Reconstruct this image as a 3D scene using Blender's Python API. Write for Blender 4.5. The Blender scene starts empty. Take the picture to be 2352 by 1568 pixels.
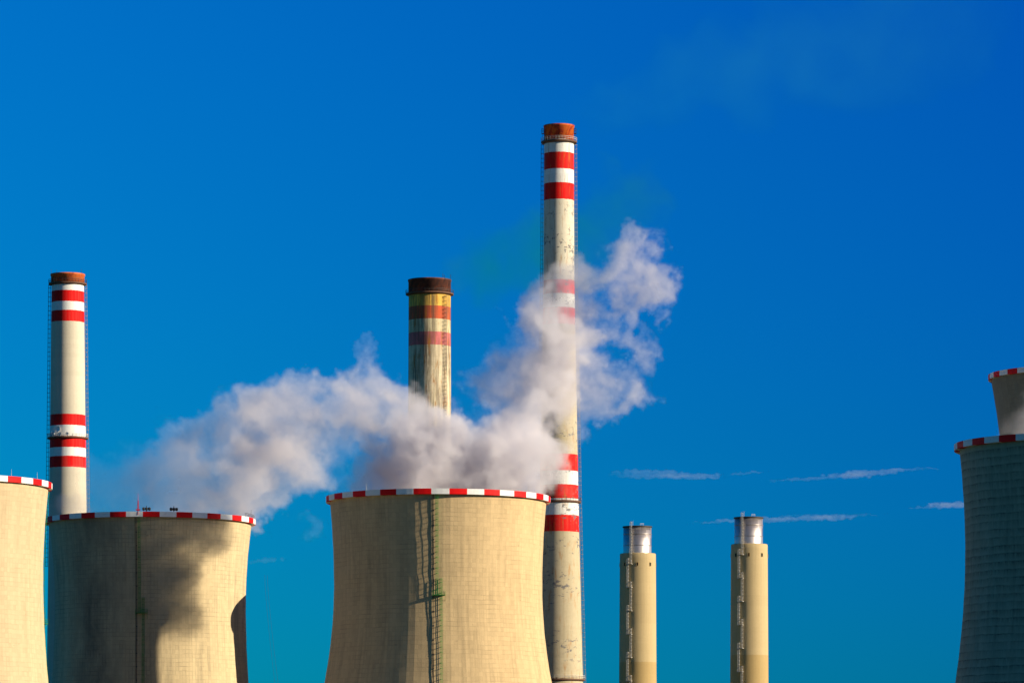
import bpy, math, random
import numpy as np
from mathutils import Vector

# ------------------------------------------------------------------ camera, sky, sun, exposure
SC = bpy.context.scene
COL = SC.collection
R = math.radians
F = 9858.6            # focal length in picture units (picture 2352 units wide)
HOR = 1931.0          # horizon row in the same units (below the frame)
EYE = 2.0
SUN_AZ = 15.4         # degrees the sun stands in front of pure right
SUN_EL = 17.5

cam_d = bpy.data.cameras.new('camera')
cam = bpy.data.objects.new('camera', cam_d)
COL.objects.link(cam)
SC.camera = cam
cam.location = (0, 0, EYE)
cam.rotation_euler = (R(90), 0, 0)
cam_d.sensor_width = 36
cam_d.lens = 36 * F / 2352
cam_d.shift_y = (HOR - 784) / 2352
cam_d.clip_start = 1
cam_d.clip_end = 90000

W = bpy.data.worlds.new('World')
SC.world = W
W.use_nodes = True
wt = W.node_tree
wt.nodes.clear()
wo = wt.nodes.new('ShaderNodeOutputWorld')
bg = wt.nodes.new('ShaderNodeBackground')
sky = wt.nodes.new('ShaderNodeTexSky')
sky.sky_type = 'NISHITA'
sky.sun_disc = False
sky.sun_elevation = R(SUN_EL)
sky.sun_rotation = R(90 + SUN_AZ)
sky.air_density = 1.0
sky.dust_density = 0.2
sky.ozone_density = 3.0
# deep polarised blue: greener and softer near the horizon, bluer higher up, darker away to the right
wn, wl = wt.nodes.new, wt.links.new
tcw, spw = wn('ShaderNodeTexCoord'), wn('ShaderNodeSeparateXYZ')
wl(tcw.outputs['Generated'], spw.inputs[0])


def wmix(f, a, b, mode='MIX'):
    nd = wn('ShaderNodeMix'); nd.data_type = 'RGBA'; nd.blend_type = mode
    for k, q in ((0, f), (6, a), (7, b)):
        if isinstance(q, bpy.types.NodeSocket): wl(q, nd.inputs[k])
        else: nd.inputs[k].default_value = q
    return nd.outputs[2]


def wrange(v, a, b):
    nd = wn('ShaderNodeMapRange'); wl(v, nd.inputs[0])
    nd.inputs[1].default_value = a; nd.inputs[2].default_value = b
    return nd.outputs[0]


tint_v = wmix(wrange(spw.outputs[2], 0.03, 0.20), (0.002, 0.555, 1.08, 1), (0.002, 0.56, 1.42, 1))
tint_h = wmix(wrange(spw.outputs[0], -0.13, 0.13), (1.0, 1.20, 1.10, 1), (0.8, 0.71, 0.97, 1))
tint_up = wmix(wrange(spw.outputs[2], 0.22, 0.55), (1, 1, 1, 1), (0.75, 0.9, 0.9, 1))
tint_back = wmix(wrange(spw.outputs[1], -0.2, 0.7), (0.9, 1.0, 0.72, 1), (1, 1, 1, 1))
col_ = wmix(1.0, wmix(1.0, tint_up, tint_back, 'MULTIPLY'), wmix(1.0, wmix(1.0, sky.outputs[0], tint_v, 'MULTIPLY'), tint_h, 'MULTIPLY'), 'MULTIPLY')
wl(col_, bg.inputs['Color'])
bg.inputs['Strength'].default_value = 0.0525
wt.links.new(bg.outputs[0], wo.inputs['Surface'])

sun_d = bpy.data.lights.new('sun', 'SUN')
sun = bpy.data.objects.new('sun', sun_d)
COL.objects.link(sun)
SUN_DIR = Vector((math.cos(R(SUN_AZ)) * math.cos(R(SUN_EL)), -math.sin(R(SUN_AZ)) * math.cos(R(SUN_EL)), math.sin(R(SUN_EL))))
sun.rotation_euler = SUN_DIR.to_track_quat('Z', 'Y').to_euler()
sun_d.energy = 5.0
sun_d.angle = R(0.5)
sun_d.color = (1.0, 0.88, 0.68)

SC.view_settings.view_transform = 'Standard'
SC.view_settings.look = 'None'
SC.view_settings.exposure = 0.65
SC.view_settings.gamma = 1
SC.render.engine = 'CYCLES'
SC.cycles.volume_bounces = 6
SC.cycles.max_bounces = 8
SC.cycles.transparent_max_bounces = 128
SC.cycles.use_denoising = True


def P(px, py, d):
    """point of the place seen at picture position (px, py), d metres ahead"""
    return Vector(((px - 1176) / F * d, d, EYE + (HOR - py) / F * d))


# ------------------------------------------------------------------ scene helpers
def tag(o, label=None, cat=None, group=None, kind=None):
    if label: o['label'] = label
    if cat: o['category'] = cat
    if group: o['group'] = group
    if kind: o['kind'] = kind
    return o


def empty(name, loc, rz=0.0):
    o = bpy.data.objects.new(name, None)
    COL.objects.link(o)
    o.location = loc
    o.rotation_euler = (0, 0, rz)
    o.empty_display_size = 5
    return o


class MB:
    def __init__(s):
        s.v, s.f, s.uv, s.sm = [], [], [], []

    def face(s, idx, uv=None, smooth=False):
        s.f.append(idx)
        s.uv.append(uv or [(0, 0)] * len(idx))
        s.sm.append(smooth)

    def lathe(s, prof, n, smooth=True, c=(0, 0, 0), wob=None, arc=None):
        """revolve (r, z) pairs; uv = (angle 0..1, z)"""
        b = len(s.v)
        full = arc is None
        a0, a1 = (0, 2 * math.pi) if full else arc
        m = n if full else n + 1
        for k, (r, z) in enumerate(prof):
            for i in range(m):
                a = a0 + (a1 - a0) * i / n
                q = r + (wob(a, z) if wob else 0)
                s.v.append((c[0] + q * math.cos(a), c[1] + q * math.sin(a), c[2] + z))
        for k in range(len(prof) - 1):
            for i in range(n):
                j = (i + 1) % m
                u0, u1 = i / n, (i + 1) / n
                z0, z1 = prof[k][1], prof[k + 1][1]
                s.face([b + k * m + i, b + k * m + j, b + (k + 1) * m + j, b + (k + 1) * m + i],
                       [(u0, z0), (u1, z0), (u1, z1), (u0, z1)], smooth)
        return s

    def disc(s, r, z, n, c=(0, 0, 0)):
        b = len(s.v)
        for i in range(n):
            a = 2 * math.pi * i / n
            s.v.append((c[0] + r * math.cos(a), c[1] + r * math.sin(a), c[2] + z))
        s.face(list(range(b, b + n)))
        return s

    def bar(s, p, q, w, n=4, w2=None):
        p, q = Vector(p), Vector(q)
        d = (q - p)
        if d.length < 1e-6: return s
        d.normalize()
        up = Vector((0, 0, 1)) if abs(d.z) < 0.95 else Vector((1, 0, 0))
        a = d.cross(up).normalized()
        e = d.cross(a)
        b = len(s.v)
        for pt, ww in ((p, w), (q, w if w2 is None else w2)):
            for i in range(n):
                t = 2 * math.pi * (i + 0.5) / n
                s.v.append(tuple(pt + (a * math.cos(t) + e * math.sin(t)) * ww * 0.7071))
        for i in range(n):
            j = (i + 1) % n
            s.face([b + i, b + j, b + n + j, b + n + i], None, n > 6)
        s.face(list(range(b + n - 1, b - 1, -1)))
        s.face(list(range(b + n, b + 2 * n)))
        return s

    def path(s, pts, w, n=4):
        for p, q in zip(pts, pts[1:]):
            s.bar(p, q, w, n)
        return s

    def box(s, c, sx, sy, sz, rz=0.0):
        b = len(s.v)
        ca, sa = math.cos(rz), math.sin(rz)
        for z in (-1, 1):
            for x, y in ((-1, -1), (1, -1), (1, 1), (-1, 1)):
                X, Y = x * sx / 2, y * sy / 2
                s.v.append((c[0] + X * ca - Y * sa, c[1] + X * sa + Y * ca, c[2] + z * sz / 2))
        for q in ((3, 2, 1, 0), (4, 5, 6, 7), (0, 1, 5, 4), (1, 2, 6, 5), (2, 3, 7, 6), (3, 0, 4, 7)):
            s.face([b + i for i in q])
        return s

    def build(s, name, mat, parent=None, label=None):
        me = bpy.data.meshes.new(name)
        me.from_pydata(s.v, [], s.f)
        uvl = me.uv_layers.new(name='UVMap')
        flat = [c for f in s.uv for t in f for c in t]
        uvl.data.foreach_set('uv', flat)
        me.polygons.foreach_set('use_smooth', s.sm)
        me.materials.append(mat)
        me.update()
        o = bpy.data.objects.new(name, me)
        COL.objects.link(o)
        if parent: o.parent = parent
        if label: o['label'] = label
        return o


# ------------------------------------------------------------------ material helpers
class NT:
    def __init__(s, name):
        s.m = bpy.data.materials.new(name)
        s.m.use_nodes = True
        s.t = s.m.node_tree
        s.t.nodes.clear()
        s.out = s.t.nodes.new('ShaderNodeOutputMaterial')

    def put(s, sock, v):
        if v is None: return
        if isinstance(v, bpy.types.NodeSocket): s.t.links.new(v, sock)
        elif isinstance(v, tuple) and len(v) == 3 and sock.type == 'RGBA': sock.default_value = (*v, 1)
        else: sock.default_value = v

    def n(s, typ, ins=None, **kw):
        nd = s.t.nodes.new(typ)
        for k, v in kw.items(): setattr(nd, k, v)
        for k, v in (ins or {}).items(): s.put(nd.inputs[k], v)
        return nd

    def m_(s, op, a, b=None, c=None, clamp=False):
        nd = s.n('ShaderNodeMath', {0: a, 1: b, 2: c}, operation=op, use_clamp=clamp)
        return nd.outputs[0]

    def mix(s, f, a, b, mode='MIX'):
        nd = s.n('ShaderNodeMix', data_type='RGBA', blend_type=mode)
        s.put(nd.inputs[0], f); s.put(nd.inputs[6], a); s.put(nd.inputs[7], b)
        return nd.outputs[2]

    def rng(s, v, a, b, c=0.0, d=1.0, smooth=False):
        nd = s.n('ShaderNodeMapRange', {0: v, 1: a, 2: b, 3: c, 4: d}, interpolation_type='SMOOTHSTEP' if smooth else 'LINEAR')
        return nd.outputs[0]

    def noise(s, vec, scale, detail=4.0, rough=0.6, dist=0.0):
        return s.n('ShaderNodeTexNoise', {'Vector': vec, 'Scale': scale, 'Detail': detail, 'Roughness': rough, 'Distortion': dist}).outputs[0]

    def vec(s, x, y, z=0.0):
        return s.n('ShaderNodeCombineXYZ', {0: x, 1: y, 2: z}).outputs[0]

    def uv(s):
        u = s.n('ShaderNodeUVMap', uv_map='UVMap')
        sp = s.n('ShaderNodeSeparateXYZ', {0: u.outputs[0]})
        return sp.outputs[0], sp.outputs[1]

    def seed(s):
        return s.n('ShaderNodeObjectInfo').outputs['Random']

    def done(s, col, rough=0.85, metal=0.0, bump=None, bstr=0.5, bdist=0.1, spec=0.3):
        b = s.n('ShaderNodeBsdfPrincipled', {'Base Color': col, 'Roughness': rough, 'Metallic': metal, 'Specular IOR Level': spec})
        if bump is not None:
            bp = s.n('ShaderNodeBump', {'Strength': bstr, 'Distance': bdist, 'Height': bump})
            s.t.links.new(bp.outputs[0], b.inputs['Normal'])
        s.t.links.new(b.outputs[0], s.out.inputs['Surface'])
        return s.m


def paint(name, col, rough=0.6, metal=0.0, var=0.25):
    t = NT(name)
    tc = t.n('ShaderNodeTexCoord')
    n = t.noise(tc.outputs['Object'], 1.7, 5)
    c = t.mix(t.rng(n, 0.3, 0.7), tuple(x * (1 - var) for x in col), tuple(min(1, x * (1 + var * 0.5)) for x in col))
    return t.done(c, rough, metal)


def shell_mat(name, base, dirt, line_h, line_v, lift=1.27, col_w=1.15, circ=200.0, stain=0.5, seed=0.0, drip=0.0, darkened=None):
    """cast concrete in lifts: pour lines, shutter joints, panel tones, run-down stains"""
    t = NT(name)
    u, v = t.uv()
    U = t.m_('MULTIPLY', u, circ)
    # slightly wavy lines
    wob = t.noise(t.vec(t.m_('MULTIPLY', U, 0.12), t.m_('MULTIPLY', v, 0.12), seed), 1.0, 3)
    vv = t.m_('MULTIPLY_ADD', wob, 0.9, v)
    uu = t.m_('MULTIPLY_ADD', wob, 0.5, U)
    fv = t.m_('DIVIDE', vv, lift)
    fu = t.m_('DIVIDE', uu, col_w)
    lh = t.m_('PINGPONG', fv, 0.5)
    lv = t.m_('PINGPONG', fu, 0.5)
    patch = t.noise(t.vec(t.m_('MULTIPLY', U, 0.5), t.m_('MULTIPLY', v, 0.6), seed + 3), 0.45, 5, 0.7)
    patch2 = t.noise(t.vec(U, v, seed + 5), 0.25, 5, 0.7)
    sect = t.rng(t.noise(t.vec(t.m_('MULTIPLY', U, 0.10), t.m_('MULTIPLY', v, 0.13), seed + 51), 1.0, 3, 0.6), 0.38, 0.60, 0.25, 1.0)
    mh = t.m_('MULTIPLY', t.rng(lh, 0.11, 0.0, 0, 1), t.rng(patch, 0.36, 0.62))
    mv = t.m_('MULTIPLY', t.rng(lv, 0.12, 0.0, 0, 1), t.rng(patch2, 0.40, 0.66))
    cell = t.n('ShaderNodeTexWhiteNoise', {'Vector': t.vec(t.m_('FLOOR', fu), t.m_('FLOOR', fv), seed)}, noise_dimensions='3D').outputs['Value']
    cellc = t.n('ShaderNodeTexWhiteNoise', {'Vector': t.vec(t.m_('FLOOR', t.m_('DIVIDE', U, col_w * 3)), 1.0, seed)}, noise_dimensions='3D').outputs['Value']
    fine = t.noise(t.vec(U, v, seed + 9), 2.2, 6, 0.7)
    run = t.noise(t.vec(t.m_('MULTIPLY', U, 0.55), t.m_('MULTIPLY', v, 0.035), seed + 11), 1.0, 6, 0.7)
    big = t.noise(t.vec(t.m_('MULTIPLY', U, 0.06), t.m_('MULTIPLY', v, 0.05), seed + 17), 1.0, 4, 0.6)
    tone = t.m_('ADD', t.m_('MULTIPLY', cell, 0.16), t.m_('MULTIPLY', cellc, 0.12))
    tone = t.m_('ADD', tone, t.m_('MULTIPLY', fine, 0.34))
    c = t.mix(t.rng(tone, 0.12, 0.50), tuple(x * 0.84 for x in base), tuple(x * 1.1 for x in base))
    st = t.m_('MULTIPLY', t.rng(run, 0.46, 0.74), t.rng(big, 0.38, 0.62))
    c = t.mix(t.m_('MULTIPLY', st, stain), c, dirt)
    ln = t.m_('MULTIPLY', t.m_('MAXIMUM', t.m_('MULTIPLY', mh, line_h), t.m_('MULTIPLY', mv, line_v)), sect)
    c = t.mix(ln, c, tuple(x * 0.35 for x in dirt))
    if darkened:          # patchy darkening confined to one arc of the shell
        dk_n = t.noise(t.vec(t.m_('MULTIPLY', U, 0.09), t.m_('MULTIPLY', v, 0.045), seed + 41), 1.0, 6, 0.7)
        zone = t.m_('MULTIPLY', t.rng(u, darkened[0], darkened[0] + 0.05), t.rng(u, darkened[1], darkened[1] - 0.06))
        c = t.mix(t.m_('MULTIPLY', zone, t.rng(dk_n, 0.30, 0.68, 0.1, 0.8)), c, tuple(x * 0.8 for x in dirt))
    if drip:
        saw = t.m_('FRACT', fv)
        dn = t.noise(t.vec(t.m_('MULTIPLY', U, 1.4), t.m_('MULTIPLY', v, 0.25), seed + 31), 1.0, 5, 0.7)
        ring = t.n('ShaderNodeTexWhiteNoise', {'Vector': t.vec(0.5, t.m_('FLOOR', fv), seed)}, noise_dimensions='3D').outputs['Value']
        k = t.m_('MULTIPLY', t.rng(saw, 0.25, 1.0), t.rng(dn, 0.35, 0.68))
        c = t.mix(t.m_('MULTIPLY', t.m_('MULTIPLY', k, t.m_('MULTIPLY_ADD', ring, 0.6, 0.4)), drip), c, tuple(x * 0.4 for x in dirt))
    # rust / dark flecks
    fl = t.rng(t.noise(t.vec(U, t.m_('MULTIPLY', v, 2.0), seed + 23), 0.55, 3, 0.5), 0.70, 0.76)
    c = t.mix(t.m_('MULTIPLY', fl, 0.30), c, (0.10, 0.065, 0.03))
    hgt = t.m_('ADD', t.m_('MULTIPLY', cell, 0.55), t.m_('MULTIPLY', fine, 0.8))
    hgt = t.m_('SUBTRACT', hgt, ln)
    return t.done(c, 0.9, 0, hgt, 0.5, 0.05)


RED = (0.74, 0.003, 0.003)
WHITE = (0.78, 0.77, 0.73)


def rim_mat(name, start_deg, white=WHITE, red=RED, n=20):
    """alternating red and white lengths round the rim, first red starting at start_deg"""
    t = NT(name)
    u, v = t.uv()
    k = t.m_('FRACT', t.m_('MULTIPLY', t.m_('SUBTRACT', u, start_deg / 360.0 - 3), n))
    f = t.m_('LESS_THAN', k, 0.5)
    nz = t.noise(t.vec(t.m_('MULTIPLY', u, 200), t.m_('MULTIPLY', v, 0.6)), 1.3, 5, 0.7)
    c = t.mix(f, white, red)
    c = t.mix(t.rng(nz, 0.52, 0.85, 0, 0.5), c, (0.4, 0.36, 0.32), 'MULTIPLY')
    return t.done(c, 0.6, spec=0.15)


def band_mat(name, top, bands, base, weather=0.3, peel=0.0, peel_lo=0.0, peel_hi=1e4, streak=0.3, streak_col=(0.08, 0.07, 0.05),
             rust=0.0, circ=34.0, seed=0.0, panel=1.5, sl=(0.44, 0.70)):
    """painted chimney shaft: bands = [(z_from, colour)] from the bottom up"""
    t = NT(name)
    u, v = t.uv()
    U = t.m_('MULTIPLY', u, circ)
    ramp = t.n('ShaderNodeValToRGB')
    cr = ramp.color_ramp
    cr.interpolation = 'CONSTANT'
    while len(cr.elements) > 1: cr.elements.remove(cr.elements[-1])
    for i, (z, c) in enumerate(bands):
        e = cr.elements[0] if i == 0 else cr.elements.new(max(0, min(1, z / top)))
        e.position = max(0, min(1, z / top))
        e.color = (*c, 1)
    edge = t.noise(t.vec(U, v, seed), 1.2, 3)
    t.put(ramp.inputs[0], t.m_('DIVIDE', t.m_('ADD', v, t.m_('MULTIPLY_ADD', edge, 0.3, -0.15)), top))
    c = ramp.outputs[0]
    fine = t.noise(t.vec(U, v, seed + 2), 1.3, 6, 0.7)
    rowt = t.n('ShaderNodeTexWhiteNoise', {'Vector': t.vec(t.m_('FLOOR', t.m_('DIVIDE', v, panel)), seed)}, noise_dimensions='3D').outputs['Value']
    ribs = t.m_('PINGPONG', t.m_('MULTIPLY', U, 0.9), 0.5)
    tone = t.m_('ADD', t.m_('MULTIPLY', fine, 0.8), t.m_('MULTIPLY', rowt, 0.2))
    c = t.mix(t.rng(tone, 0.65, 0.25, 0, weather), c, (0.55, 0.52, 0.47), 'MULTIPLY')
    run = t.noise(t.vec(t.m_('MULTIPLY', U, 1.1), t.m_('MULTIPLY', v, 0.045), seed + 4), 1.0, 6, 0.75)
    run2 = t.noise(t.vec(t.m_('MULTIPLY', U, 0.25), t.m_('MULTIPLY', v, 0.03), seed + 5), 1.0, 3, 0.5)
    c = t.mix(t.m_('MULTIPLY', t.m_('MULTIPLY', t.rng(run, *sl), t.rng(run2, 0.3, 0.6)), streak), c, streak_col)
    c = t.mix(t.rng(ribs, 0.07, 0.0, 0, 0.16), c, tuple(x * 0.4 for x in base))
    if rust:
        rn = t.noise(t.vec(t.m_('MULTIPLY', U, 0.9), t.m_('MULTIPLY', v, 0.13), seed + 7), 1.0, 4, 0.65)
        c = t.mix(t.rng(rn, 0.55, 0.67, 0, rust), c, (0.36, 0.15, 0.025))
    if peel:
        pn = t.noise(t.vec(t.m_('MULTIPLY', U, 0.55), t.m_('MULTIPLY', v, 0.75), seed + 8), 1.0, 6, 0.72)
        pl = t.noise(t.vec(t.m_('MULTIPLY', U, 0.08), t.m_('MULTIPLY', v, 0.10), seed + 12), 1.0, 2)
        zone = t.m_('MULTIPLY', t.rng(v, peel_lo - 4, peel_lo + 4), t.rng(v, peel_hi + 4, peel_hi - 4))
        k = t.m_('MULTIPLY', t.rng(t.m_('MULTIPLY_ADD', pl, 0.5, pn), 0.845, 0.875), zone)
        c = t.mix(t.m_('MULTIPLY', k, peel), c, (0.13, 0.125, 0.13))
    return t.done(c, 0.75, 0, fine, 0.25, 0.04, 0.15)


def cap_mat(name, dark, mid, bright, hot=0.5, seed=0.0, circ=34.0):
    """scorched, rusty crown of a chimney"""
    t = NT(name)
    u, v = t.uv()
    U = t.m_('MULTIPLY', u, circ)
    n = t.noise(t.vec(t.m_('MULTIPLY', U, 0.5), t.m_('ADD', t.m_('MULTIPLY', v, 0.4), t.m_('MULTIPLY', U, -0.35)), seed), 0.75, 6, 0.65, 0.4)
    n2 = t.noise(t.vec(U, t.m_('MULTIPLY', v, 0.3), seed + 4), 1.4, 5, 0.7)
    c = t.mix(t.rng(n, hot - 0.14, hot + 0.02), dark, mid)
    c = t.mix(t.rng(n, hot + 0.01, hot + 0.10), c, bright)
    c = t.mix(t.rng(n2, 0.55, 0.75, 0, 0.5), c, tuple(x * 0.4 for x in dark))
    return t.done(c, 0.7)


CONC = (0.47, 0.365, 0.205)
M = {}
M['shell_lit'] = shell_mat('shell_concrete_pale', (0.54, 0.41, 0.24), (0.26, 0.19, 0.10), 0.30, 0.18, stain=0.40, seed=1.3)
M['shell_grey'] = shell_mat('shell_concrete_grid', (0.535, 0.42, 0.24), (0.10, 0.09, 0.07), 0.55, 0.55, stain=0.6, seed=7.7, darkened=(0.60, 0.735))
M['shell_cream'] = shell_mat('shell_concrete_cream', (0.55, 0.395, 0.205), (0.20, 0.15, 0.08), 0.46, 0.36, stain=0.65, seed=13.1)
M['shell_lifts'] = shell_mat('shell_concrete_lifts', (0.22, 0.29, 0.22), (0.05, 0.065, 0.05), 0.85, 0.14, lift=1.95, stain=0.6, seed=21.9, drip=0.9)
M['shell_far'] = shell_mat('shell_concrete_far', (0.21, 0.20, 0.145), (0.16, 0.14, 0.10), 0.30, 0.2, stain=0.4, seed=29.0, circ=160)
M['green'] = paint('green_ladder_paint', (0.025, 0.25, 0.04), 0.6)
M['steel_grey'] = paint('grey_galvanised_steel', (0.30, 0.30, 0.30), 0.5, 0.3)
M['dark_steel'] = paint('dark_steel', (0.06, 0.055, 0.05), 0.6, 0.2)
M['rust_steel'] = paint('rusty_gallery_steel', (0.14, 0.065, 0.035), 0.75)
M['red_paint'] = paint('red_mast_paint', (0.80, 0.015, 0.015), 0.5)
M['white_paint'] = paint('white_dish_paint', (0.80, 0.80, 0.78), 0.4, 0, 0.05)
M['light_rail'] = paint('pale_railing_paint', (0.62, 0.58, 0.50), 0.55)
M['black_opening'] = paint('dark_opening', (0.02, 0.018, 0.015), 0.9)

# ------------------------------------------------------------------ ground
g = MB()
n = 24
S_ = 60000.0
for j in range(n + 1):
    for i in range(n + 1):
        x, y = (i / n * 2 - 1), (j / n * 2 - 1)
        g.v.append((S_ * x * abs(x), S_ * y * abs(y), 0))
for j in range(n):
    for i in range(n):
        g.face([j * (n + 1) + i, j * (n + 1) + i + 1, (j + 1) * (n + 1) + i + 1, (j + 1) * (n + 1) + i])
t = NT('field_ground')
tc = t.n('ShaderNodeTexCoord')
n1 = t.noise(tc.outputs['Object'], 0.004, 6)
n2 = t.noise(tc.outputs['Object'], 0.3, 6)
gc = t.mix(t.rng(n1, 0.42, 0.58), (0.05, 0.06, 0.03), (0.03, 0.06, 0.022))
gc = t.mix(t.rng(n2, 0.35, 0.7, 0, 0.5), gc, (0.04, 0.045, 0.02))
tag(g.build('ground', t.done(gc, 0.95)), 'flat dry field ground under the whole power station', kind='structure')


# ------------------------------------------------------------------ cooling towers
def pol(r, a, z):
    return Vector((r * math.cos(a), r * math.sin(a), z))


def hyper(prm):
    a, z0, cu, cl = prm
    return lambda z: a * math.sqrt(1 + ((z - z0) / (cu if z > z0 else cl)) ** 2)


def ladder_mesh(mb, pos, out, z0, z1, w=0.45, cage=0.75, hoop=1.5, rung=0.6, bt=0.07):
    """caged ladder along pos(z) (on the wall) with outward unit vector out(z); stands off the wall"""
    zs = []
    z = z0
    while z < z1:
        zs.append(z); z += hoop
    zs.append(z1)

    def fr(z):
        p, o = pos(z), out(z)
        t_ = Vector((-o.y, o.x, 0))
        return p, o, t_
    so = 0.35
    for sgn in (-1, 1):
        mb.path([fr(z)[0] + fr(z)[1] * so + fr(z)[2] * sgn * w / 2 for z in zs], bt)
    z = z0
    while z < z1:
        p, o, t_ = fr(z)
        mb.bar(p + o * so - t_ * w / 2, p + o * so + t_ * w / 2, bt * 0.6)
        z += rung
    for k in (-0.8, 0, 0.8):
        mb.path([fr(z)[0] + fr(z)[1] * (so + cage * math.cos(k * 0.9)) + fr(z)[2] * cage * 0.55 * math.sin(k * 1.7) for z in zs], bt * 0.7)
    for z in zs:
        p, o, t_ = fr(z)
        hp = [p + o * so - t_ * w / 2] + [p + o * (so + cage * math.cos(k * 0.9)) + t_ * cage * 0.55 * math.sin(k * 1.7) for k in (-0.9, -0.5, 0, 0.5, 0.9)] + [p + o * so + t_ * w / 2]
        mb.path(hp, bt)
        for sgn in (-1, 1):
            mb.bar(p, p + o * so + t_ * sgn * w / 2, bt)
    return mb


def cooling_tower(loc, rz, h, prm, rim_r, shell, red_deg, label, ladder=None, platform_z=70.0, rods=(), seg=96, white=WHITE, red=RED):
    """ladder: local angle of the wall ladder or None; red_deg local angle where a red length starts"""
    root = empty('cooling_tower', loc, rz)
    tag(root, label, 'cooling tower', 'concrete cooling towers')
    rr = hyper(prm)
    rnd = random.Random(int(h * 7 + loc[0]))
    bh = 1.55
    zs = [i * (h - bh - 0.02) / 76 for i in range(77)]
    mb = MB()
    wv = [rnd.uniform(-0.035, 0.035) for _ in range(seg)]
    wob = lambda a, z: wv[int(round(a / (2 * math.pi) * seg)) % seg] + 0.03 * math.sin(z * 0.9 + a * 3) * math.sin(z * 0.23)
    mb.lathe([(rr(z), z) for z in zs], seg, False, wob=wob)
    mb.lathe([(rr(z) - 0.45, z) for z in reversed(zs)], seg, False)
    mb.build('shell', M[shell], root)
    ri = rr(h) - 0.5
    rm = MB()
    rm.lathe([(ri, h - bh), (rim_r, h - bh), (rim_r, h - bh + 0.001), (rim_r + 0.02, h), (rim_r - 0.35, h + 0.003), (rim_r - 0.35, h - 0.9), (ri, h - 0.9), (ri, h - bh)], 120, False)
    rm.build('rim', rim_mat('rim_paint', red_deg, white, red), root)
    if ladder is not None:
        la = ladder
        sh = 1.1 / rr(platform_z)
        up = MB()
        ladder_mesh(up, lambda z: pol(rr(z), la, z), lambda z: pol(1, la, 0), platform_z, h - bh - 0.05)
        lad = up.build('ladder', M['green'], root)
        lo = MB()
        lb = la + sh
        ladder_mesh(lo, lambda z: pol(rr(z), lb, z), lambda z: pol(1, lb, 0), 20, platform_z + 4.5)
        lo.build('ladder', M['green'], root)
        # cable trunking down beside the ladder
        cb = MB()
        ca = la - 0.9 / 31
        cb.path([pol(rr(z) + 0.25, ca, z) for z in zs if 20 < z] , 0.16)
        cb.path([pol(rr(z) + 0.22, ca - 0.012, z) for z in zs if 20 < z], 0.08)
        for z in np.arange(22, h - 3, 4.0):
            cb.bar(pol(rr(z) - 0.02, ca, z), pol(rr(z) + 0.3, ca, z), 0.3)
        cb.build('cable_duct', M['dark_steel'], root)
        pf = MB()
        o = pol(1, la + sh / 2, 0); tt = Vector((-o.y, o.x, 0)); c = pol(rr(platform_z) + 0.75, la + sh / 2, platform_z)
        ang = math.atan2(o.y, o.x)
        pf.box(c, 1.5, 3.6, 0.14, ang)
        for s1 in (-1, 1):
            pf.bar(c + tt * 1.7 * s1 + o * 0.7, c + tt * 1.7 * s1 - o * 0.75 + Vector((0, 0, -1.6)), 0.09)
        pl = pf.build('platform', M['green'], root)
        rl = MB()
        cn = [c - o * 0.7 - tt * 1.75, c + o * 0.7 - tt * 1.75, c + o * 0.7 + tt * 1.75, c - o * 0.7 + tt * 1.75]
        for zz in (0.55, 1.1):
            rl.path([p + Vector((0, 0, zz)) for p in cn], 0.06)
        for p in cn + [(cn[1] + cn[2]) / 2]:
            rl.bar(p, p + Vector((0, 0, 1.1)), 0.06)
        rl.build('railing', M['green'], pl)
    for a, kind in rods:
        q = pol(rim_r - 0.2, a, h)
        if kind == 'rod':
            k = MB(); k.bar(q, q + Vector((0, 0, 1.9)), 0.08, 6, 0.03)
            k.build('lightning_rod', M['light_rail'], root)
        elif kind == 'mast':
            k = MB()
            for d in ((-.3, 0), (.3, 0), (0, .3), (0, -.3)):
                k.bar(q + Vector((d[0], d[1], -1)), q + Vector((d[0] * .3, d[1] * .3, 3.2)), 0.10)
            for zz in (0.2, 0.9, 1.6, 2.3):
                e = 0.3 * (1 - zz / 4.6)
                k.path([q + Vector((-e, 0, zz)), q + Vector((e, 0, zz + .5))], 0.08)
                k.path([q + Vector((0, -e, zz)), q + Vector((0, e, zz + .5))], 0.08)
            k.bar(q + Vector((0, 0, 3.1)), q + Vector((0, 0, 5.4)), 0.09, 6, 0.03)
            k.box(q + Vector((0, 0, 0.5)), 1.3, 0.5, 0.35, a + math.pi / 2)
            k.build('warning_mast', M['red_paint'], root)
        elif kind == 'lamp':
            k = MB()
            tt = pol(1, a + math.pi / 2, 0)
            k.bar(q, q + Vector((0, 0, 1.7)), 0.14, 6)
            k.bar(q + Vector((0, 0, 1.0)) - tt * 1.0, q + Vector((0, 0, 1.0)) + tt * 1.0, 0.12)
            for s1 in (-0.85, 0, 0.85):
                k.lathe([(0.05, 0.25), (0.36, 0.35), (0.44, 0.95), (0.3, 1.2), (0.02, 1.28)], 10, True, tuple(q + tt * s1))
            k.build('warning_lamp', M['dark_steel'], root)
        elif kind == 'rail':
            k = MB()
            pts = [pol(rim_r - 0.2, a + d, h) for d in np.linspace(-0.16, 0.16, 9)]
            for zz in (0.6, 1.1): k.path([p + Vector((0, 0, zz)) for p in pts], 0.09)
            for p in pts: k.bar(p, p + Vector((0, 0, 1.1)), 0.09)
            k.bar(pts[4] + Vector((0, 0, 0.2)), pts[4] + Vector((0, 0, 2.4)), 0.09)
            k.build('railing', M['dark_steel'], root)
    return root


PRM = (29.7, 74.7, 85.0, 63.0)


def tower_at(cx, d):
    return ((cx - 1176) / F * d, d, 0)


def facing(loc):
    """local angle that looks back at the photographer"""
    return math.atan2(-loc[1], -loc[0])


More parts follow.
